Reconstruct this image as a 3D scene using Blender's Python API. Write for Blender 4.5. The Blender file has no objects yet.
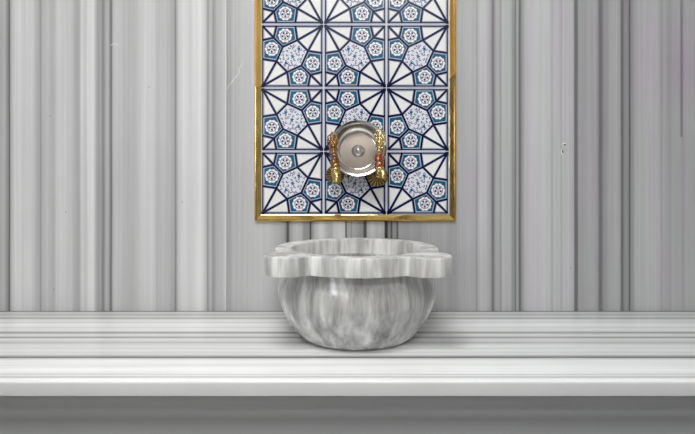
import bpy, bmesh, math, random
from mathutils import Vector, Matrix
random.seed(7)
S = bpy.context.scene
COL = S.collection
PI = math.pi
F, CX, HY = 500.0, 347.5, 185.0        # focal length in px, principal point of the level camera
DW, HC = 1.613, 0.4065                 # camera to wall, camera above the bench top

def lin(c):
    c = c / 255.0
    return c / 12.92 if c <= 0.04045 else ((c + 0.055) / 1.055) ** 2.4
def rgb(r, g, b): return (lin(r), lin(g), lin(b), 1)
def wx(px, d=DW): return (px - CX) / F * d
def wz(py, d=DW): return HC - (py - HY) / F * d

# ------------------------------------------------------------------ materials
def new_mat(name):
    m = bpy.data.materials.new(name); m.use_nodes = True
    nt = m.node_tree
    return m, nt, nt.nodes['Principled BSDF']
def mat(name, col, rough=.4, metal=0.0, coat=0.0, bump=None, var=0.0, vscale=30):
    m, nt, b = new_mat(name)
    b.inputs['Base Color'].default_value = col
    b.inputs['Roughness'].default_value = rough
    b.inputs['Metallic'].default_value = metal
    b.inputs['Coat Weight'].default_value = coat
    b.inputs['Coat Roughness'].default_value = .08
    tc = nt.nodes.new('ShaderNodeTexCoord')
    if var:
        n = nt.nodes.new('ShaderNodeTexNoise'); n.inputs['Scale'].default_value = vscale; n.inputs['Detail'].default_value = 4
        nt.links.new(tc.outputs['Object'], n.inputs['Vector'])
        mx = nt.nodes.new('ShaderNodeMix'); mx.data_type = 'RGBA'
        mx.inputs['A'].default_value = tuple(min(1, c * (1 + var)) for c in col[:3]) + (1,)
        mx.inputs['B'].default_value = tuple(c * (1 - var) for c in col[:3]) + (1,)
        nt.links.new(n.outputs['Fac'], mx.inputs['Factor']); nt.links.new(mx.outputs['Result'], b.inputs['Base Color'])
    if bump:
        n = nt.nodes.new('ShaderNodeTexNoise'); n.inputs['Scale'].default_value = bump[0]; n.inputs['Detail'].default_value = 3
        nt.links.new(tc.outputs['Object'], n.inputs['Vector'])
        bp = nt.nodes.new('ShaderNodeBump'); bp.inputs['Strength'].default_value = bump[1]; bp.inputs['Distance'].default_value = bump[2]
        nt.links.new(n.outputs['Fac'], bp.inputs['Height']); nt.links.new(bp.outputs['Normal'], b.inputs['Normal'])
    return m

class NT:
    def __init__(s, nt): s.nt = nt
    def node(s, t, **kw):
        n = s.nt.nodes.new(t)
        for k, v in kw.items(): setattr(n, k, v)
        return n
    def link(s, a, b): s.nt.links.new(a, b)
    def math(s, op, a, b=None, c=None):
        n = s.node('ShaderNodeMath', operation=op)
        for i, v in enumerate((a, b, c)):
            if v is None: continue
            if isinstance(v, (int, float)): n.inputs[i].default_value = v
            else: s.link(v, n.inputs[i])
        return n.outputs[0]
    def mixf(s, f, a, b):
        n = s.node('ShaderNodeMix', data_type='FLOAT')
        for k, v in zip(('Factor', 'A', 'B'), (f, a, b)):
            sock = [i for i in n.inputs if i.name == k and i.type == 'VALUE'][0]
            if isinstance(v, (int, float)): sock.default_value = v
            else: s.link(v, sock)
        return n.outputs[0]
    def mixc(s, f, a, b, mode='MIX'):
        n = s.node('ShaderNodeMix', data_type='RGBA', blend_type=mode)
        fs = [i for i in n.inputs if i.name == 'Factor' and i.type == 'VALUE'][0]
        if isinstance(f, (int, float)): fs.default_value = f
        else: s.link(f, fs)
        for k, v in (('A', a), ('B', b)):
            sock = [i for i in n.inputs if i.name == k and i.type == 'RGBA'][0]
            if isinstance(v, tuple): sock.default_value = v
            else: s.link(v, sock)
        return [o for o in n.outputs if o.type == 'RGBA'][0]
    def noise(s, vec, scale, detail=3, rough=.5, scl=(1, 1, 1), off=(0, 0, 0)):
        mp = s.node('ShaderNodeMapping'); mp.inputs['Scale'].default_value = scl; mp.inputs['Location'].default_value = off
        s.link(vec, mp.inputs['Vector'])
        n = s.node('ShaderNodeTexNoise'); n.inputs['Scale'].default_value = scale
        n.inputs['Detail'].default_value = detail; n.inputs['Roughness'].default_value = rough
        s.link(mp.outputs[0], n.inputs['Vector'])
        return n.outputs['Fac']
    def ramp_chain(s, x, stops):
        """piecewise-linear vein profile through any number of (position, value)"""
        stops = sorted(stops); out = None; i = 0
        while i < len(stops) - 1:
            ch = stops[i:i + 11]; lo, hi = ch[0][0], ch[-1][0]
            mr = s.node('ShaderNodeMapRange'); s.link(x, mr.inputs['Value'])
            mr.inputs['From Min'].default_value = lo; mr.inputs['From Max'].default_value = hi
            cr = s.node('ShaderNodeValToRGB'); s.link(mr.outputs[0], cr.inputs[0])
            e = cr.color_ramp.elements
            while len(e) > 1: e.remove(e[-1])
            e[0].position = 0; e[0].color = (ch[0][1],) * 3 + (1,)
            for p, v in ch[1:]:
                el = e.new(min(1, (p - lo) / (hi - lo))); el.color = (v, v, v, 1)
            val = cr.outputs[0]
            if out is None: out = val
            else: out = s.mixc(s.math('GREATER_THAN', x, lo), out, val)
            i += 10
        return out

WALL_GAIN, BENCH_GAIN = 1.2, 1.07
WALL = [(0,165),(4,170),(6,150),(8,135),(9.5,92),(10.5,165),(13,192),(15,203),(20,208),(24,196),(27,204),(32,198),(35,184),(38,166),(39.5,160),
 (41,135),(42,175),(46,185),(50,180),(54,172),(56,190),(60,198),(64,192),(68,192),(72,188),(74,165),(77,160),(79.5,160),(80,178),(82,200),(86,190),(88,205),
 (91,210),(94,205),(96,165),(98,150),(101,150),(102.5,122),(104,130),(105.5,160),(108,165),(110,130),(111,100),(112,140),(113,178),(117,190),(122,178),
 (128,168),(132,165),(136,178),(142,192),(150,195),(155,190),(156.5,175),(160,178),(165,178),(169,175),(171,160),(174,155),(175.7,112),(177,165),(179,190),
 (183,203),(190,193),(196,207),(201,210),(204,195),(206,180),(208,130),(209.5,165),(211,175),(213,138),(215,150),(217,165),(221,175),(225,188),(225.8,212),
 (226.6,135),(228,155),(230,150),(233,168),(240,175),(250,182),(260,180),(270,175),(278,165),(283,152),(286,125),(287.7,50),(289,120),(291,158),(296,175),
 (301,172),(304,140),(307,135),(309,130),(310.3,28),(311.7,140),(314,160),(318,190),(324,190),(327,165),(331,160),(335,190),(340,194),(344.6,190),(346,60),
 (347.4,165),(350,160),(351.5,130),(353,165),(357,150),(360,135),(363,130),(364,85),(366,80),(367.5,165),(372,175),(380,170),(384,160),(385,48),(387,48),
 (388.5,130),(390,130),(391.5,60),(393,140),(396,130),(397.5,72),(399,148),(405,150),(415,150),(421,145),(424,155),(430,160),(440,158),(445,162),(450,150),
 (455,152),(460,152),(465,158),(470,160),(475,155),(476.6,122),(478,165),(480,176),(484,178),(488,165),(491,140),(492.7,88),(494.5,122),(496,155),(499,150),
 (500.7,125),(502,165),(508,165),(511,155),(512.5,122),(514,128),(515.3,85),(516.5,135),(518,140),(519.7,68),(521.5,110),(523,140),(526,172),(535,184),
 (545,184),(550,175),(552.5,150),(554,176),(560,168),(561.5,148),(563,174),(566,176),(572,168),(573.7,150),(574.5,95),(576,85),(577.5,95),(578.5,142),
 (583,138),(590,152),(596,145),(598,130),(599,98),(601,92),(603,108),(604,132),(607,130),(610,150),(617,157),(620,140),(621,95),(622.5,88),(624,108),
 (625,118),(627,122),(628.5,110),(629.5,52),(630.7,110),(633,130),(636,160),(645,168),(655,172),(660,157),(661.5,142),(663,155),(670,142),(672,155),
 (680,155),(683.5,142),(685,158),(695,155)]
rr = random.Random(3)
x = -8.0; ext = []
while x > -560: ext.append((x, rr.choice([120, 150, 165, 180, 190, 200, 205]))); x -= rr.uniform(4, 16)
x = 702.0
while x < 1260: ext.append((x, rr.choice([90, 130, 150, 160, 170, 175, 180]))); x += rr.uniform(4, 16)
WALL = [(a, max(12, (v if v > 100 or a > 455 else v * .8) - (6 if v > 170 and a < 260 else 0) + ((192 - v) * .3 if a > 455 and v > 105 else 18 if a > 455 else 0))) for a, v in WALL + ext]
BENCH = [(311.2,110),(311.9,150),(312.6,222),(313.4,190),(314,205),(315,175),(316,218),(317.5,190),(318.6,172),(319.4,218),(321,232),(322.5,215),(324,240),(326,240),(327.5,218),(329,232),
 (331,225),(332.6,150),(333.6,190),(334.5,222),(336,218),(337.4,140),(338.2,200),(339.5,222),(341.5,205),(342.6,180),(343.6,205),(346,226),(349,214),(350,230),(352.6,208),(354,222),(356.2,170),
 (357.4,62),(358.6,205),(361,240),(365,228),(367,243),(370,243),(373,236),(374.5,205),(375.6,232),(377,178),(378.5,238),(381,244)]
def dist(y): return DW - HC * F / (y - HY)      # metres out from the wall of the bench point seen on row y

def marble(name, axis, stops, gain, rough, wob, tint_l, tint_r, gloss=.5, fine=.10, fs=160):
    m, nt, b = new_mat(name); n = NT(nt)
    tc = n.node('ShaderNodeTexCoord'); P = tc.outputs['Object']
    sp = n.node('ShaderNodeSeparateXYZ'); n.link(P, sp.inputs[0])
    ax = sp.outputs[axis]
    if axis == 1: ax = n.math('MULTIPLY', ax, -1.0)
    along = (1, 1, .35) if axis == 0 else (.35, 1, 1)
    across = {0: (1, 1, .008), 1: (.02, 1, 1), 2: (.008, 1, 1)}[axis]
    w = n.noise(P, 6, 3, .5, along)
    xx = n.math('ADD', ax, n.math('MULTIPLY', n.math('SUBTRACT', w, .5), wob))
    c = n.ramp_chain(xx, [(p, min(.93, lin(v) * gain)) for p, v in stops])
    st = n.noise(P, fs, 4, .65, across)             # fine parallel streaks
    k = n.math('ADD', n.math('MULTIPLY', n.math('SUBTRACT', st, .5), fine * 2), 1.0)
    cl = n.noise(P, 7, 4, .6, along, (3, 1, 2))     # clouds
    k2 = n.math('ADD', n.math('MULTIPLY', n.math('SUBTRACT', cl, .5), .14), 1.0)
    gr = n.noise(P, 420, 2, .5)
    k3 = n.math('ADD', n.math('MULTIPLY', n.math('SUBTRACT', gr, .5), .16), 1.0)
    kk = n.math('MULTIPLY', n.math('MULTIPLY', k, k2), k3)
    cmb = n.node('ShaderNodeCombineColor')
    for i in range(3): n.link(kk, cmb.inputs[i])
    c = n.mixc(1.0, c, cmb.outputs[0], 'MULTIPLY')
    # mineral tint, warm white to the left, green and violet bands to the right
    side = n.node('ShaderNodeMapRange'); n.link(sp.outputs[0], side.inputs[0])
    side.inputs['From Min'].default_value = -.4; side.inputs['From Max'].default_value = .9
    tn = n.noise(P, 14, 3, .6, {0: (1, 1, .06), 1: (.06, 1, 1), 2: (.06, 1, 1)}[axis], (5, 0, 0))
    tm = n.node('ShaderNodeMapRange'); n.link(tn, tm.inputs[0]); tm.inputs['From Min'].default_value = .38; tm.inputs['From Max'].default_value = .62
    tr = n.mixc(tm.outputs[0], tint_r[0], tint_r[1])
    tt = n.mixc(side.outputs[0], tint_l, tr)
    c = n.mixc(1.0, c, tt, 'MULTIPLY')
    n.link(c, b.inputs['Base Color'])
    b.inputs['Roughness'].default_value = rough
    b.inputs['Specular IOR Level'].default_value = gloss
    bp = n.node('ShaderNodeBump'); bp.inputs['Strength'].default_value = .15; bp.inputs['Distance'].default_value = .002
    n.link(n.noise(P, 9, 3, .5), bp.inputs['Height']); n.link(bp.outputs[0], b.inputs['Normal'])
    return m, n, b, c, P, sp

M = {}
M['wall'], n, b, c, P, sp = marble('veined_wall_marble', 0, [(wx(a), v) for a, v in WALL], WALL_GAIN, .38, .0035, (1, 1, 1, 1), ((.95, 1, .965, 1), (.985, .93, 1, 1)), fine=.24, fs=110)
# one short dark vein and a violet mineral stain high on the right
vx = n.math('ABSOLUTE', n.math('SUBTRACT', sp.outputs[0], wx(681.5)))
m1 = n.node('ShaderNodeMapRange'); n.link(vx, m1.inputs[0]); m1.inputs['From Min'].default_value = .0015; m1.inputs['From Max'].default_value = .006; m1.inputs['To Min'].default_value = .6; m1.inputs['To Max'].default_value = 0
hz = n.math('GREATER_THAN', sp.outputs[2], wz(137))
c2 = n.mixc(n.math('MULTIPLY', m1.outputs[0], hz), c, rgb(95, 95, 100))
vm = n.node('ShaderNodeVectorMath', operation='DISTANCE'); n.link(P, vm.inputs[0]); vm.inputs[1].default_value = (wx(684), 0, wz(60))
m2 = n.node('ShaderNodeMapRange'); n.link(n.math('ADD', vm.outputs['Value'], n.math('MULTIPLY', n.noise(P, 9, 3), .2)), m2.inputs[0])
m2.inputs['From Min'].default_value = .12; m2.inputs['From Max'].default_value = .3; m2.inputs['To Min'].default_value = .75; m2.inputs['To Max'].default_value = 0
c2 = n.mixc(m2.outputs[0], c2, n.mixc(1.0, c2, (1.0, .86, 1.0, 1), 'MULTIPLY'))
n.link(c2, b.inputs['Base Color'])
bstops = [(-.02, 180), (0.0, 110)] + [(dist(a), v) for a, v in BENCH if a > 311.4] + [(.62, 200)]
M['bench'] = marble('bench_top_marble', 1, bstops, BENCH_GAIN, .22, .004, (1, 1, .99, 1), ((.97, 1, .985, 1), (.98, .985, 1, 1)), fine=.22, fs=55)[0]
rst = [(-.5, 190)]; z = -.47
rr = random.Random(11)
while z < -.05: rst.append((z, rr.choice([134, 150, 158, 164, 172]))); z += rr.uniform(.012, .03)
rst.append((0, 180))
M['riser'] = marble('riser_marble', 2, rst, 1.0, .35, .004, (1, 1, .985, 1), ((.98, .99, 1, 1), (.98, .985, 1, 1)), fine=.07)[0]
M['nose'] = marble('nosing_marble', 2, [(-.1, 205), (-.033, 200), (-.02, 206), (-.008, 214), (-.003, 236), (.1, 236)], 1.0, .25, .002, (1, 1, .99, 1), ((.985, 1, .99, 1), (.985, .985, 1, 1)), fine=.03)[0]  # highlight along the top edge and darkening below it are in the colour

def basin_marble(nm, lift):
    m, nt, b = new_mat(nm); n = NT(nt)
    tc = n.node('ShaderNodeTexCoord'); P = tc.outputs['Object']
    a = n.noise(P, 21, 4, .55, (1, 1, .12))
    f = n.noise(P, 60, 4, .6, (1, 1, .10), (4, 2, 1))
    g = n.noise(P, 5, 3, .5, (1, 1, .5), (8, 8, 3))
    v = n.math('ADD', n.math('ADD', n.math('MULTIPLY', a, .55), n.math('MULTIPLY', f, .28)), n.math('MULTIPLY', g, .3))
    cr = n.node('ShaderNodeValToRGB'); n.link(v, cr.inputs[0])
    e = cr.color_ramp.elements
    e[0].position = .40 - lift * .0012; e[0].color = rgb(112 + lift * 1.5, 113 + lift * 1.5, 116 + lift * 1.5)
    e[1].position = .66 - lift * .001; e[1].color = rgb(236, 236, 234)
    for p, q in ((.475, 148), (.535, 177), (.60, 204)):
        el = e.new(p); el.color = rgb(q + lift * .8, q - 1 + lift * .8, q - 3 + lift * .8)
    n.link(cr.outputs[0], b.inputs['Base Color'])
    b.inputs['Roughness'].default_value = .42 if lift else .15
    b.inputs['Coat Weight'].default_value = 0 if lift else .7; b.inputs['Coat Roughness'].default_value = .12
    bp = n.node('ShaderNodeBump'); bp.inputs['Strength'].default_value = .12 if lift else .35; bp.inputs['Distance'].default_value = .003
    n.link(n.noise(P, 32, 4, .55), bp.inputs['Height']); n.link(bp.outputs[0], b.inputs['Normal'])
    return m
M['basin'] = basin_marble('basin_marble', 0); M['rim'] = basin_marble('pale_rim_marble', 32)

def gold(name, c1, c2, rough):
    m, nt, b = new_mat(name); n = NT(nt)
    tc = n.node('ShaderNodeTexCoord'); P = tc.outputs['Object']
    f = n.noise(P, 14, 5, .65, (1, 1, 1))
    mr = n.node('ShaderNodeMapRange'); n.link(f, mr.inputs[0]); mr.inputs['From Min'].default_value = .35; mr.inputs['From Max'].default_value = .65
    n.link(n.mixc(mr.outputs[0], c1, c2), b.inputs['Base Color'])
    b.inputs['Metallic'].default_value = 1; b.inputs['Roughness'].default_value = rough
    bp = n.node('ShaderNodeBump'); bp.inputs['Strength'].default_value = .4; bp.inputs['Distance'].default_value = .004
    n.link(n.noise(P, 18, 3, .5, (1, 1, .5)), bp.inputs['Height']); n.link(bp.outputs[0], b.inputs['Normal'])
    return m
M['gold'] = gold('gilded_trim', rgb(196, 164, 92), rgb(222, 192, 120), .16)
M['brass'] = gold('polished_brass', rgb(216, 186, 112), rgb(236, 212, 150), .18)
M['oldbrass'] = gold('worn_bronze', rgb(150, 106, 64), rgb(196, 152, 100), .22)
M['flange'] = gold('dull_brass', rgb(178, 144, 84), rgb(206, 176, 116), .3)
M['groove'] = mat('groove_brown', rgb(92, 62, 30), .45, .6)  # darker brown for the flange grooves
M['copper'] = gold('copper', rgb(196, 112, 92), rgb(214, 138, 112), .25)
M['steel'] = mat('polished_metal', rgb(196, 195, 192), .17, 1)
M['knob'] = mat('brushed_knob_metal', rgb(226, 224, 220), .3, 1)
M['satin'] = mat('satin_metal', rgb(146, 137, 127), .5, 1, var=.05, vscale=60)
M['white'] = mat('white_glaze', rgb(240, 238, 234), .16, coat=.0)
M['grout'] = mat('grout', rgb(222, 222, 224), .7)
M['navy'] = mat('navy_glaze', rgb(12, 14, 58), .15, coat=.0)
M['halo'] = mat('pale_blue_glaze', rgb(184, 190, 208), .16, coat=.0)
M['teal'] = mat('teal_glaze', rgb(22, 96, 128), .15, coat=.0, var=.12, vscale=60)
M['palehex'] = mat('grey_blue_glaze', rgb(224, 226, 234), .16, coat=.0)
M['ink'] = mat('blue_ink_glaze', rgb(52, 58, 116), .16, coat=.0)
M['plain'] = mat('painted_plaster', rgb(226, 225, 222), .7)
M['floor'] = mat('grey_floor_stone', rgb(150, 150, 148), .4, var=.1, vscale=3)
M['side'] = mat('side_wall_marble', rgb(172, 172, 172), .45, var=.15, vscale=2)
M['crack'] = mat('crack_filler', rgb(232, 230, 228), .6)
M['pit'] = mat('dark_pit', rgb(40, 42, 46), .8)
M['wood'] = mat('added_door_wood', rgb(62, 50, 42), .45, var=.2, vscale=6)
M['brightgold'] = gold('bright_gold_trim', rgb(244, 198, 106), rgb(250, 212, 130), .3)  # lighter gold for the upper side strips
M['lampw'] = mat('lamp_housing', rgb(235, 235, 235), .5)

# ------------------------------------------------------------------ helpers
def link(name, me, mats, parent=None, smooth=True):
    o = bpy.data.objects.new(name, me); COL.objects.link(o)
    for m in mats: me.materials.append(m)
    if smooth:
        for p in me.polygons: p.use_smooth = True
    if parent: o.parent = parent
    return o
def obj(name, bm, mats, parent=None, smooth=True, loc=None, sharp=None):
    me = bpy.data.meshes.new(name)
    bmesh.ops.recalc_face_normals(bm, faces=bm.faces)
    bm.to_mesh(me); bm.free()
    if not isinstance(mats, (list, tuple)): mats = [mats]
    o = link(name, me, mats, parent, smooth)
    if sharp: me.set_sharp_from_angle(angle=math.radians(sharp))
    if loc: o.location = loc
    return o
def empty(name, loc, label, cat, group=None):
    o = bpy.data.objects.new(name, None); COL.objects.link(o); o.location = loc; o.empty_display_size = .05
    o['label'] = label; o['category'] = cat
    if group: o['group'] = group
    return o
def box(bm, x0, x1, y0, y1, z0, z1, bevel=0, mi=0, seg=2):
    r = bmesh.ops.create_cube(bm, size=1)
    bmesh.ops.scale(bm, vec=(x1 - x0, y1 - y0, z1 - z0), verts=r['verts'])
    bmesh.ops.translate(bm, vec=((x0 + x1) / 2, (y0 + y1) / 2, (z0 + z1) / 2), verts=r['verts'])
    fs = {f for v in r['verts'] for f in v.link_faces}
    for f in fs: f.material_index = mi
    if bevel:
        es = {e for v in r['verts'] for e in v.link_edges}
        bmesh.ops.bevel(bm, geom=list(es), offset=bevel, segments=seg, affect='EDGES')
def lathe(bm, prof, N=48, mtx=Matrix(), flute=None, mi=0):
    """revolve (r, h) about local z; flute(theta, r, h) may return a new (r, h)"""
    rings = []
    for r, h in prof:
        if r < 1e-6: rings.append([bm.verts.new(mtx @ Vector((0, 0, h)))]); continue
        ring = []
        for i in range(N):
            t = 2 * PI * i / N; q, g = (r, h) if not flute else flute(t, r, h)
            ring.append(bm.verts.new(mtx @ Vector((q * math.cos(t), q * math.sin(t), g))))
        rings.append(ring)
    for a, b in zip(rings, rings[1:]):
        if len(a) == 1 and len(b) == 1: continue
        for i in range(N):
            j = (i + 1) % N
            if len(a) == 1: f = bm.faces.new((a[0], b[i], b[j]))
            elif len(b) == 1: f = bm.faces.new((a[i], b[0], a[j]))
            else: f = bm.faces.new((a[i], b[i], b[j], a[j]))
            f.material_index = mi
def tube(bm, pts, rad, N=10, closed=False):
    pts = [Vector(p) for p in pts]; n = len(pts); rings = []
    if isinstance(rad, (int, float)): rad = [rad] * n
    up = Vector((0, 1, 0))
    for i, p in enumerate(pts):
        a = pts[(i - 1) % n] if closed or i else p; b = pts[(i + 1) % n] if closed or i < n - 1 else p
        t = (b - a).normalized(); s = t.cross(up)
        if s.length < 1e-3: s = t.cross(Vector((1, 0, 0)))
        s.normalize(); u = s.cross(t)
        rings.append([bm.verts.new(p + (s * math.cos(2 * PI * k / N) + u * math.sin(2 * PI * k / N)) * rad[i]) for k in range(N)])
    m = n if closed else n - 1
    for i in range(m):
        a, b = rings[i], rings[(i + 1) % n]
        for k in range(N): bm.faces.new((a[k], b[k], b[(k + 1) % N], a[(k + 1) % N]))
    if not closed:
        bm.faces.new(rings[0]); bm.faces.new(list(reversed(rings[-1])))
def ball(bm, c, r, sc=(1, 1, 1)):
    q = bmesh.ops.create_uvsphere(bm, u_segments=16, v_segments=10, radius=r)
    bmesh.ops.scale(bm, vec=sc, verts=q['verts']); bmesh.ops.translate(bm, vec=c, verts=q['verts'])
def smooth_pts(ctrl, k=6):
    out = []; c = [Vector(p) for p in ctrl]; c = [c[0] * 2 - c[1]] + c + [c[-1] * 2 - c[-2]]
    for i in range(1, len(c) - 2):
        for s in range(k):
            t = s / k; p0, p1, p2, p3 = c[i - 1:i + 3]
            out.append(.5 * ((2 * p1) + (p2 - p0) * t + (2 * p0 - 5 * p1 + 4 * p2 - p3) * t * t + (3 * p1 - p0 - 3 * p2 + p3) * t ** 3))
    out.append(c[-2]); return out

# ------------------------------------------------------------------ the room
RX0, RX1, RY0, FZ, CZ = -1.75, 2.1, -3.6, -.45, 2.35
def struct(name, args, m, parent=None):
    bm = bmesh.new(); box(bm, *args); o = obj(name, bm, m, parent, smooth=False)
    o['kind'] = 'structure'; return o
wall = struct('wall_back', (RX0, RX1, 0, .1, FZ, CZ), M['wall'])
struct('wall_left', (RX0 - .1, RX0, RY0, .1, FZ, CZ), M['side'])
struct('wall_right', (RX1, RX1 + .1, RY0, .1, FZ, CZ), M['side'])
struct('wall_front', (RX0 - .1, RX1 + .1, RY0 - .1, RY0, FZ, CZ), M['side'])
struct('floor', (RX0 - .1, RX1 + .1, RY0 - .1, .1, FZ - .1, FZ), M['floor'])
struct('ceiling', (RX0 - .1, RX1 + .1, RY0 - .1, .1, CZ, CZ + .1), M['plain'])
# crack, scratch and chips in the back wall
def ribbon(pts, w, name, m):
    bm = bmesh.new(); a = []
    for i, (px, py) in enumerate(pts):
        k = .35 + .65 * math.sin(PI * (i + .5) / len(pts))
        a.append((bm.verts.new((wx(px - w * k), -.0006, wz(py))), bm.verts.new((wx(px), -.0012, wz(py - .3))), bm.verts.new((wx(px + w * k), -.0006, wz(py)))))
    for p, q in zip(a, a[1:]):
        bm.faces.new((p[0], q[0], q[1], p[1])); bm.faces.new((p[1], q[1], q[2], p[2]))
    bm.faces.new([v for v in (a[0][0], a[0][1], a[0][2])])
    o = obj(name, bm, m, wall); o['kind'] = 'structure'; return o
ribbon([(242.5, 62), (241.5, 66), (238.5, 68.5), (239.5, 72), (236, 77), (233, 80), (231.5, 83), (228.5, 86), (227, 90)], .32, 'crack', M['crack'])
ribbon([(111, 45.5), (113, 44), (116, 44), (118.5, 45.2)], .5, 'scratch', M['crack'])
def fleck(px, py, rx, ry, px2, py2, r2x, r2y):
    bm = bmesh.new()
    q = bmesh.ops.create_uvsphere(bm, u_segments=10, v_segments=6, radius=1)
    bmesh.ops.scale(bm, vec=(rx / 310, .0012, ry / 310), verts=q['verts']); bmesh.ops.translate(bm, vec=(wx(px), 0, wz(py)), verts=q['verts'])
    q = bmesh.ops.create_uvsphere(bm, u_segments=10, v_segments=6, radius=1)
    for v in q['verts']:
        for f in v.link_faces: f.material_index = 1
    bmesh.ops.scale(bm, vec=(r2x / 310, .0022, r2y / 310), verts=q['verts']); bmesh.ops.translate(bm, vec=(wx(px2), 0, wz(py2)), verts=q['verts'])
    o = obj('chip', bm, [M['crack'], M['pit']], wall); o['kind'] = 'structure'
fleck(564.3, 144.6, 2.4, 1.6, 564.7, 144.8, 1.5, .9)
fleck(562.3, 152.2, 1.4, 2.9, 562.6, 151.6, .8, 2.0)

struct('added_door_1', (-.2, .75, RY0, RY0 + .05, FZ, 1.65), M['wood'])  # both added out of view for dark reflections in the metal
struct('added_door_2', (RX1 - .05, RX1, -2.2, -1.2, FZ, 1.65), M['wood'])
wn = struct('added_window_1', (RX0, RX0 + .03, -3.25, -2.45, .45, 1.45), M['lampw'])  # unseen light source added for the gloss highlight on the basin
pm, pnt, pb = new_mat('added_pane_glow'); pb.inputs['Emission Color'].default_value = (.95, .98, 1, 1); pb.inputs['Emission Strength'].default_value = 9
for a_, b_ in ((-3.2, -2.87), (-2.83, -2.5)):
    struct('added_pane', (RX0 + .026, RX0 + .034, a_, b_, .5, 1.4), pm, wn)
for px, py in ((149, 87), (50, 116), (66, 212), (54, 289), (571, 268), (182, 202)):
    bm = bmesh.new(); q = bmesh.ops.create_uvsphere(bm, u_segments=8, v_segments=6, radius=.0018)
    bmesh.ops.scale(bm, vec=(1, .3, .8), verts=q['verts']); bmesh.ops.translate(bm, vec=(wx(px), 0, wz(py)), verts=q['verts'])
    o = obj('pit', bm, M['pit'], wall); o['kind'] = 'structure'
# ceiling lamps (the room's light), out of view above and behind the camera
def ceiling_lamp(x, y, sx, sy, power, label, col=(.99, .992, .99)):
    t = empty('ceiling_light', (x, y, CZ), label, 'light', 'flat panel lamps on the ceiling')
    bm = bmesh.new(); box(bm, -sx / 2 - .02, sx / 2 + .02, -sy / 2 - .02, sy / 2 + .02, -.03, 0, .004)
    obj('frame', bm, M['lampw'], t, False)
    m, nt, b = new_mat('lamp_diffuser'); b.inputs['Emission Color'].default_value = (*col, 1); b.inputs['Emission Strength'].default_value = power
    bm = bmesh.new(); box(bm, -sx / 2, sx / 2, -sy / 2, sy / 2, -.034, -.026)
    obj('diffuser', bm, m, t, False)
ceiling_lamp(-.35, -1.5, .9, .5, 28, 'oblong white panel lamp on the ceiling nearer the bench')
ceiling_lamp(.25, -2.9, 1.2, .5, 24, 'oblong white panel lamp on the ceiling farther from the bench')

# ------------------------------------------------------------------ bench
BD = DW - HC * F / (380.6 - HY)        # slab depth
bench = empty('marble_bench', (0, 0, FZ), 'long white and grey striped marble bench running along the wall under the basin', 'bench')
bm = bmesh.new()
prof = [(0, 0)]; R = .005
for k in range(7):
    a = PI / 2 * k / 6; prof.append((-(BD - R) - R * math.sin(a), -R + R * math.cos(a)))
prof += [(-BD, -.0315), (-BD + .0015, -.033), (0, -.033)]
xs = [RX0, RX1]; L = []
for X in xs: L.append([bm.verts.new((X, y, z)) for y, z in prof])
K = len(prof)
for i in range(K):
    j = (i + 1) % K
    f = bm.faces.new((L[0][i], L[0][j], L[1][j], L[1][i]))
    f.material_index = 1 if 2 <= i <= 8 else 0
bm.faces.new(L[0]); bm.faces.new(list(reversed(L[1])))
o = obj('seat_slab', bm, [M['bench'], M['nose']], bench, sharp=40); o.location = (0, 0, -FZ)
bm = bmesh.new(); box(bm, RX0, RX1, -BD + .052, 0, FZ, -.033)
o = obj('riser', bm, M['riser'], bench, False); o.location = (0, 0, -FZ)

# ------------------------------------------------------------------ marble basin
BX, BY = .0247, -.243
basin = empty('marble_basin', (BX, BY, 0), 'round grey and white marble washbasin with lobed rim standing on the bench', 'basin')
RR, LC, LR = .221, (.1665, -.156), .0605
YS = 1.04
def outline(t):
    r = RR
    for sx in (-1, 1):
        cx, cy = LC[0] * sx, LC[1]
        dx, dy = math.cos(t), math.sin(t); b_ = dx * cx + dy * cy; q = LR * LR - (cx * cx + cy * cy - b_ * b_)
        if q > 0 and b_ > 0: r = max(r, b_ + math.sqrt(q))
    return r
NB = 720
raw = [outline(2 * PI * i / NB) for i in range(NB)]
out = [sum(raw[(i + k) % NB] for k in range(-1, 2)) / 3 for i in range(NB)]
def ring_mesh(bm, rings, close=False):
    vs = []
    for fn in rings:
        ring = []
        for i in range(NB):
            t = 2 * PI * i / NB; r, z = fn(i, t)
            ring.append(bm.verts.new((r * math.cos(t), r * math.sin(t), z)))
        vs.append(ring)
    pairs = list(zip(vs, vs[1:])) + ([(vs[-1], vs[0])] if close else [])
    for a, b_ in pairs:
        for i in range(NB):
            j = (i + 1) % NB; bm.faces.new((a[i], b_[i], b_[j], a[j]))
    return vs
def wob(t, z): return .0012 * math.sin(3 * t + 1) + .0008 * math.sin(5 * t + 30 * z) + .0006 * math.sin(11 * t + 50 * z)
HT, RT, RI = .2385, .0455, .177
def off(d, z): return lambda i, t: (out[i] - d + 0 * t, z + .0006 * math.sin(2 * t + .6))
def inn(r, z): return lambda i, t: (r + .001 * math.sin(2 * t), z + .0006 * math.sin(2 * t + .6))
bm = bmesh.new()
rim = [inn(.181, HT - RT), off(.006, HT - RT), off(.0015, HT - RT + .0004), off(.0004, HT - RT + .0015), off(0, HT - RT + .003), off(0, HT - .0045),
       off(.0008, HT - .0018), off(.0026, HT - .0004), off(.005, HT), inn(RI + .006, HT), inn(RI + .003, HT - .0005), inn(RI + .0008, HT - .002), inn(RI, HT - .005), inn(RI + .001, HT - RT)]
ring_mesh(bm, rim, close=True)
for v in bm.verts: v.co.y *= YS
obj('rim', bm, M['rim'], basin, sharp=28)
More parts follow.
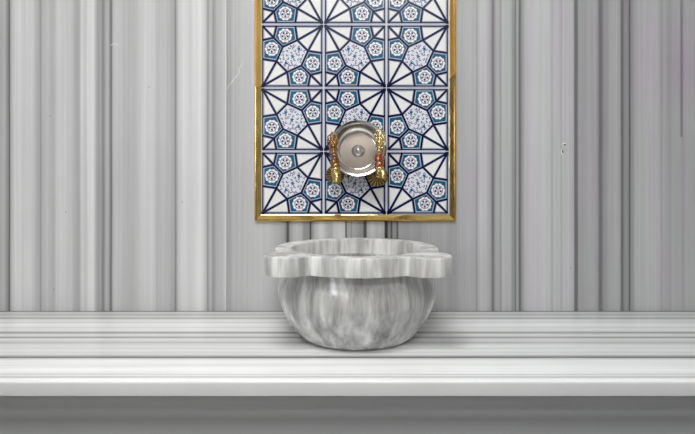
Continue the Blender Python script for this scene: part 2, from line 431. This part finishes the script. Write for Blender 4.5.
# body
ctrl = [(.136, .0), (.150, .003), (.164, .014), (.181, .036), (.196, .062), (.2085, .094), (.2135, .116), (.2110, .146), (.2045, .172), (.201, HT - RT + .001)]
outer = [(p.x, p.y) for p in smooth_pts([(a, b_, 0) for a, b_ in ctrl], 5)]
inner = [(p.x, p.y) for p in smooth_pts([(a, b_, 0) for a, b_ in [(.1785, HT - RT + .001), (.178, .165), (.168, .12), (.150, .075), (.115, .045), (.06, .033), (.004, .03)]], 5)]
def body(r, z, k=1): return lambda i, t: (r + k * wob(t, z), z)
bm = bmesh.new()
vs = ring_mesh(bm, [body(r, z, min(1, z / .03)) for r, z in outer] + [body(r, z, .5 if r > .05 else 0) for r, z in inner])
bm.faces.new(vs[-1]); bm.faces.new(list(reversed(vs[0])))
obj('basin_body', bm, M['basin'], basin, sharp=50)

# ------------------------------------------------------------------ tile panel
X0, PX, Z0, PZ = wx(261.6), 62.25 / 310, wz(214.6), 63.0 / 310
TF = -.012
panel = empty('tile_panel', (X0 + 1.5 * PX, 0, Z0), 'blue and white star patterned ceramic tile panel framed in gold on the marble wall', 'tile panel')
ML = [M[k] for k in ('white', 'grout', 'navy', 'halo', 'teal', 'palehex', 'ink')]
WHT, GRT, NVY, HAL, TEL, PHX, INK = range(7)
bm = bmesh.new()
ROWS = 6
cx0 = X0 + 1.5 * PX
box(bm, X0 - .001 - cx0, X0 + 3 * PX + .001 - cx0, TF + .0012, 0, 0, ROWS * PZ, mi=GRT)
A, Fh, Bh, Eh, Ch, Dh = (.42, .25), (.25, .42), (.65, .355), (.355, .65), (.75, .58), (.58, .75)
g = .03
pents = [[A, (.452, g), (.752, g), (.795, .21), Bh], [Ch, (1 - g, .548), (1 - g, .248), (.795, .21), Bh],
         [Fh, (g, .452), (g, .752), (.21, .795), Eh], [Dh, (.548, 1 - g), (.248, 1 - g), (.21, .795), Eh]]
hexa = [A, Bh, Ch, Dh, Eh, Fh]
segs = []
for pg in pents + [hexa]:
    for a, b_ in zip(pg, pg[1:] + pg[:1]):
        s = tuple(sorted((a, b_)))
        if s not in segs and not (a[0] == b_[0] and a[0] in (g, 1 - g)) and not (a[1] == b_[1] and a[1] in (g, 1 - g)): segs.append(s)
for s in [((g, g), A), ((g, g), Fh), ((1 - g, 1 - g), Ch), ((1 - g, 1 - g), Dh), ((.795, .21), (1 - g, g)), ((.21, .795), (g, 1 - g)),
          ((g, g), (1 - g, g)), ((g, g), (g, 1 - g)), ((1 - g, g), (1 - g, 1 - g)), ((g, 1 - g), (1 - g, 1 - g))]: segs.append(s)
def cen(pg): return (sum(p[0] for p in pg) / len(pg), sum(p[1] for p in pg) / len(pg))
def shrink(pg, k): c = cen(pg); return [(c[0] + (p[0] - c[0]) * k, c[1] + (p[1] - c[1]) * k) for p in pg]
rt = random.Random(5)
scrolls = []
for _ in range(400):
    u, v = rt.uniform(.26, .74), rt.uniform(.26, .74)
    # inside the shrunk hexagon and away from other curls
    hp = shrink(hexa, .86); ok = all((hp[(i + 1) % 6][0] - hp[i][0]) * (v - hp[i][1]) - (hp[(i + 1) % 6][1] - hp[i][1]) * (u - hp[i][0]) > 0.001 for i in range(6))
    if ok and all((u - a) ** 2 + (v - b_) ** 2 > .040 ** 2 for a, b_, _ in scrolls): scrolls.append((u, v, rt.uniform(0, 6)))
def clampuv(p): return (min(max(p[0], .006), .994), min(max(p[1], .006), .994))
def tile(col, row):      # row counted from the bottom; rows from the bottom are 0 .. ROWS-1
    flip = (col + row) % 2 == 0
    ox, oz = X0 + col * PX - cx0, (row + 1) * PZ
    def W(p, lay):
        u, v = clampuv(p)
        if flip: u = 1 - u
        return (ox + u * PX, TF - lay * .00012, oz - v * PZ)
    def poly(pts, lay, mi):
        f = bm.faces.new([bm.verts.new(W(p, lay)) for p in pts]); f.material_index = mi; return f
    def seg(a, b_, w, lay, mi):
        dx, dy = b_[0] - a[0], b_[1] - a[1]; l = math.hypot(dx, dy); nx, ny = -dy / l * w / 2, dx / l * w / 2
        ex, ey = dx / l * w * .3, dy / l * w * .3
        poly([(a[0] - ex + nx, a[1] - ey + ny), (b_[0] + ex + nx, b_[1] + ey + ny), (b_[0] + ex - nx, b_[1] + ey - ny), (a[0] - ex - nx, a[1] - ey - ny)], lay, mi)
    def disk(c, r, lay, mi, n=16, lobes=0, amp=0.0):
        poly([(c[0] + (r + amp * math.cos(lobes * 2 * PI * i / n)) * math.cos(2 * PI * i / n), c[1] + (r + amp * math.cos(lobes * 2 * PI * i / n)) * math.sin(2 * PI * i / n)) for i in range(n)], lay, mi)
    def ringp(c, r, w, lay, mi, n=18, a0=0, a1=2 * PI):
        for i in range(n):
            t0, t1 = a0 + (a1 - a0) * i / n, a0 + (a1 - a0) * (i + 1) / n
            poly([(c[0] + (r + s) * math.cos(t), c[1] + (r + s) * math.sin(t)) for s, t in ((w / 2, t0), (w / 2, t1), (-w / 2, t1), (-w / 2, t0))], lay, mi)
    # tile body with slightly rounded edge
    e = .006; e2 = .010
    base = [(e, e), (1 - e, e), (1 - e, 1 - e), (e, 1 - e)]; top = [(e2, e2), (1 - e2, e2), (1 - e2, 1 - e2), (e2, 1 - e2)]
    bv = [bm.verts.new((W(p, 0)[0], TF + .0012, W(p, 0)[2])) for p in base]; tv = [bm.verts.new(W(p, 0)) for p in top]
    for i in range(4): bm.faces.new((bv[i], bv[(i + 1) % 4], tv[(i + 1) % 4], tv[i])).material_index = WHT
    bm.faces.new(tv).material_index = WHT
    for i, (a, b_) in enumerate(segs): seg(a, b_, .054, 1 + i * .02, HAL)
    poly(shrink(hexa, .97), 2, PHX)
    for pg in pents:
        c = cen(pg); c = (c[0], c[1])
        poly(shrink(pg, .97), 2, HAL); poly(shrink(pg, .83), 3, TEL)
        disk(c, .107, 4, WHT, 60, 10, .006)
        ringp(c, .072, .010, 5, INK, 20)
        for k in range(5):
            t = 2 * PI * k / 5 + .3; q = (c[0] + .044 * math.cos(t), c[1] + .044 * math.sin(t)); disk(q, .0185, 5.2, INK, 8)
            t += PI / 5; disk((c[0] + .088 * math.cos(t), c[1] + .088 * math.sin(t)), .007, 5, INK, 6)
        ringp(c, .018, .008, 5, INK, 10)
    for u, v, a in scrolls:
        ringp((u, v), .0150, .0115, 3, INK, 7, a, a + 4.6)
    for c, s in (((.40, .39), -1), ((.5, .5), 0), ((.60, .61), 1)):
        if s: poly([(c[0] + s * .030, c[1] + s * .030), (c[0] - s * .030, c[1] + s * .012), (c[0] + s * .010, c[1] - s * .034)], 4, TEL)
        else: poly([(c[0] - .03, c[1] + .004), (c[0], c[1] - .02), (c[0] + .03, c[1] - .004), (c[0], c[1] + .02)], 4, TEL)
    for i, (a, b_) in enumerate(segs): seg(a, b_, .020 if (a[0] == b_[0] or a[1] == b_[1]) else .034, 6 + i * .05, NVY)
    for q in ((g, g), (1 - g, 1 - g)):
        disk(q, .034, 8.5, NVY, 12)
for r in range(ROWS):
    for c_ in range(3): tile(c_, r)
me = bpy.data.meshes.new('ceramic_tiles'); bm.normal_update()
for f in bm.faces:
    if f.normal.y > .5 and f.material_index != GRT: f.normal_flip()
bm.to_mesh(me); bm.free()
link('ceramic_tiles', me, ML, panel, smooth=False)
# gold frame strips: inner fillet, sloped face, thin outer lip
FW = 6.7 / 310
cross = [(-.0008, 0), (-.0008, -.0135), (.0012, -.0145), (.0155, -.0085), (.0165, -.0100), (.0195, -.0095), (FW, -.0070), (FW, 0)]   # (outwards, y)
def strip(name, kind, a0, a1, mit0, mit1, twist=0.0, lift=0.0, mk='gold'):
    """kind L / R / B; runs from a0 to a1 along its length; mitre: the end grows with the outward offset"""
    bm = bmesh.new(); ends = []
    for a, m_, sg in ((a0, mit0, -1), (a1, mit1, 1)):
        vs = []
        for o_, y in cross:
            y2 = y - lift - twist * (o_ if y < -.001 else 0)
            if y > -.001: y2 = 0
            aa = a + sg * (o_ if m_ == 1 else (o_ * 0.8 * sg if m_ == 2 else 0))
            if kind == 'L': p = (X0 - o_, y2, aa)
            elif kind == 'R': p = (X0 + 3 * PX + .001 + o_, y2, aa)
            else: p = (aa, y2, Z0 - o_)
            vs.append(bm.verts.new((p[0] - cx0, p[1], p[2] - Z0)))
        ends.append(vs)
    n = len(cross)
    for i in range(n):
        j = (i + 1) % n; bm.faces.new((ends[0][i], ends[0][j], ends[1][j], ends[1][i]))
    bm.faces.new(ends[0]); bm.faces.new(list(reversed(ends[1])))
    o = obj(name, bm, M[mk], panel, False)
    if mk == 'brightgold': o['label'] = 'brighter gold upper frame strip'
    return o
ZT = Z0 + ROWS * PZ
strip('frame_strip', 'B', X0, X0 + 3 * PX + .001, 1, 1)
strip('frame_strip', 'L', Z0, wz(87), 1, 0)
strip('frame_strip', 'L', wz(87), ZT, 0, 0, -.1, .0012, 'brightgold')
strip('frame_strip', 'R', Z0, wz(79), 1, 2)
strip('frame_strip', 'R', wz(79), ZT, 2, 0, -.1, .0012, 'brightgold')
bm = bmesh.new(); box(bm, X0 - FW - cx0, X0 + 3 * PX + FW - cx0, -.012, 0, ROWS * PZ, ROWS * PZ + FW, .002)
obj('frame_strip', bm, M['gold'], panel, False)

# ------------------------------------------------------------------ taps
def tap(px_f, py_f, top, base, bodyp, spout, mats, label, fr, clabel):
    YB = -.104; d = DW + YB
    fx, fz = wx(px_f, DW + TF), wz(py_f, DW + TF)
    t = empty('brass_tap', (fx, TF, fz), label, 'tap')
    def L(px, py, y=YB): return Vector((wx(px, DW + y) - fx, y - TF, wz(py, DW + y) - fz))
    hb, b0, bt = L(*base), L(*bodyp[0]), L(*bodyp[1]); ht = L(*top)
    # fluted wall flange (axis along -y)
    bm = bmesh.new()
    ax = Matrix.Rotation(PI / 2, 4, 'X')      # local z -> -y
    fl = lambda th, r, h: (r * (1 + (.05 * abs(math.sin(9 * th)) if r > .02 else 0)), h + (.006 * abs(math.sin(9 * th)) if .008 < r < fr - .001 else 0))
    lathe(bm, [(fr, 0), (fr, .0015), (fr - .002, .004), (fr * .8, .007), (fr * .55, .011), (fr * .42, .013), (fr * .36, .018), (0, .018)], 144, ax, fl)
    for f in bm.faces:
        c_ = f.calc_center_median(); r_ = math.hypot(c_.x, c_.z)
        if r_ > .0125 and (math.degrees(math.atan2(c_.z, c_.x)) + 3.75) % 20 < 7.6: f.material_index = 1
    obj('flange', bm, [mats[0], M['groove']], t)
    # barrel with horizontal stub and downward spout
    bm = bmesh.new()
    mid = (b0 + bt) / 2
    stub0, stub1 = Vector((0, -.012, 0)), Vector((mid.x, mid.y + .004, mid.z))
    tube(bm, [stub0.lerp(stub1, k / 6) for k in range(7)], [.0125, .0115, .013, .0115, .0115, .0125, .011], 20)
    axz = (bt - b0); ln = axz.length; q = axz.to_track_quat('Z', 'Y').to_matrix().to_4x4(); mt = Matrix.Translation(b0) @ q
    lathe(bm, [(0, -.001), (.009, 0), (.0125, .002), (.0135, .006), (.0125, .010), (.0138, .015), (.0145, ln * .5), (.0142, ln - .012), (.0125, ln - .008), (.0145, ln - .005), (.0145, ln - .001), (.011, ln), (0, ln)], 32, mt)
    sp_ = [L(*p) for p in spout]
    tube(bm, smooth_pts(sp_, 5), .0088, 18)
    obj('barrel', bm, mats[1], t)
    # collar between barrel and handle
    bm = bmesh.new(); ax_ = hb - bt; l2 = ax_.length; mt = Matrix.Translation(bt) @ ax_.to_track_quat('Z', 'Y').to_matrix().to_4x4()
    lathe(bm, [(0, 0), (.0128, 0), (.0142, .003), (.0138, l2 * .3), (.0118, l2 * .36), (.0138, l2 * .43), (.0136, l2 * .6), (.0112, l2 * .88), (.0125, l2 * .93), (.011, l2), (0, l2)], 32, mt)
    c = obj('collar', bm, mats[2], t); c['label'] = clabel
    # pierced scroll handle
    bm = bmesh.new(); H = (ht - hb).length; up = (ht - hb).normalized(); sx = up.cross(Vector((0, 1, 0))).normalized(); sx = -sx if sx.x < 0 else sx
    def Q(a, h, y=0): return hb + sx * a + up * h + Vector((0, y, 0))
    tube(bm, [Q(0, -.002), Q(0, H * .12), Q(0, H * .25), Q(0, H * .5), Q(0, H * .75)], [.007, .0055, .0032, .0035, .002], 12)
    ball(bm, Q(0, H * .10), .0085, (1, 1, .6)); ball(bm, Q(0, H * .22), .0065, (1, 1, .7)); ball(bm, Q(0, H * .44), .0072, (1, .8, .9)); ball(bm, Q(0, H * .70), .0055)
    for s in (-1, 1):
        tube(bm, smooth_pts([Q(s * .001, H * .20), Q(s * .009, H * .24), Q(s * .012, H * .32), Q(s * .008, H * .39), Q(s * .003, H * .36), Q(s * .006, H * .31)], 6), .0017, 10)
        tube(bm, smooth_pts([Q(s * .002, H * .44), Q(s * .011, H * .48), Q(s * .0165, H * .58), Q(s * .014, H * .68), Q(s * .008, H * .69), Q(s * .007, H * .62), Q(s * .011, H * .60)], 6), .0018, 10)
        tube(bm, smooth_pts([Q(s * .003, H * .70), Q(s * .012, H * .76), Q(s * .013, H * .84), Q(s * .007, H * .90), Q(0, H * .93)], 6), .0018, 10)
        ball(bm, Q(s * .0145, H * .72), .0034); ball(bm, Q(s * .013, H * .46), .0030)
        for yy in (-.005,):
            tube(bm, smooth_pts([Q(s * .002, H * .30, yy * .4), Q(s * .007, H * .42, yy), Q(s * .006, H * .56, yy), Q(s * .001, H * .66, yy * .4)], 4), .0018, 8)
    tube(bm, [Q(.0065 * math.cos(k * PI / 9), H * .81 + .0065 * math.sin(k * PI / 9)) for k in range(18)], .0021, 8, closed=True)
    ball(bm, Q(0, H * .955), .0042, (1, 1, 1.2))
    obj('handle', bm, mats[3], t)
    return t
tap(335.2, 174.6, (331.8, 132.0), (334.4, 157.5), ((336.8, 182.5), (335.6, 167.5)), [(336.5, 172, -.104), (336.6, 174, -.112), (336.8, 178, -.117), (336.9, 182.5, -.118)],
    (M['flange'], M['brass'], M['oldbrass'], M['oldbrass']), 'ornate brass tap with brownish pierced handle left of the metal bowl', .0290, 'brownish bronze collar')
tap(377.3, 176.0, (380.0, 128.0), (379.0, 153.5), ((380.8, 177.5), (379.3, 167.0)), [(380.5, 170, -.104), (382.0, 171, -.114), (383.2, 174.5, -.120), (383.6, 179.0, -.121)],
    (M['flange'], M['brass'], M['copper'], M['brass']), 'ornate brass tap with bright yellow handle and reddish collar right of the metal bowl', .0325, 'reddish copper collar')

# ------------------------------------------------------------------ metal bathing bowl
tilt = math.radians(9)
RC = Vector((wx(357.9, DW - .066), -.066, wz(148.0, DW - .066)))
nrm = Vector((-.04, -math.cos(tilt), math.sin(tilt))).normalized()
bowl = empty('metal_bowl', RC, 'round shiny metal bathing bowl with centre knob held upright between the taps', 'bowl')
q = nrm.to_track_quat('Z', 'X').to_matrix().to_4x4()
D = .040
bm = bmesh.new()
prof = [(0, -D), (.052, -D), (.0585, -D + .0005), (.061, -D + .002), (.065, -D + .006), (.0695, -D + .012), (.0735, -D + .020), (.0765, -.0125), (.0785, -.006), (.0800, -.002), (.083, -.0008), (.0872, -.0002),
        (.0888, .0006), (.0893, -.0008), (.088, -.0022), (.0830, -.0028), (.0803, -.006), (.078, -.0135), (.075, -D + .019), (.071, -D + .011), (.066, -D + .0045), (.062, -D + .0002), (.057, -D - .0018), (0, -D - .0018)]
lathe(bm, prof, 128, q)
for f in bm.faces:
    f.material_index = 0
o = obj('shell', bm, [M['steel']], bowl, sharp=60)
bm = bmesh.new(); lathe(bm, [(0, -D + .0006), (.057, -D + .0006), (.0585, -D + .0003)], 96, q)
o = obj('bowl_floor', bm, [M['satin']], bowl)
o['label'] = 'matt beige bowl bottom'
bm = bmesh.new(); lathe(bm, [(.0205, -D + .0006), (.020, -D + .002), (.0185, -D + .003), (.0180, -D + .006), (.0155, -D + .011), (.011, -D + .0145), (.006, -D + .0155), (.0055, -D + .0175), (0, -D + .0185)], 64, q)
obj('centre_knob', bm, [M['knob']], bowl)

# ------------------------------------------------------------------ camera, world, view
cam = bpy.data.cameras.new('camera'); co = bpy.data.objects.new('camera', cam); COL.objects.link(co)
co.location = (0, -DW, HC); co.rotation_euler = (PI / 2, 0, 0)
cam.sensor_width = 36; cam.lens = F / 695 * 36; cam.shift_y = -(217 - HY) / 695.0; cam.clip_start = .01
S.camera = co
w = bpy.data.worlds.new('world'); S.world = w; w.use_nodes = True
w.node_tree.nodes['Background'].inputs[0].default_value = (.9, .95, 1, 1); w.node_tree.nodes['Background'].inputs[1].default_value = .2
S.view_settings.view_transform = 'Standard'; S.view_settings.look = 'None'; S.view_settings.gamma = 1
S.view_settings.use_curve_mapping = False; S.view_settings.exposure = -0.06
S.cycles.use_denoising = True
S.cycles.max_bounces = 8; S.cycles.diffuse_bounces = 5; S.cycles.glossy_bounces = 5
S.cycles.sample_clamp_indirect = 4
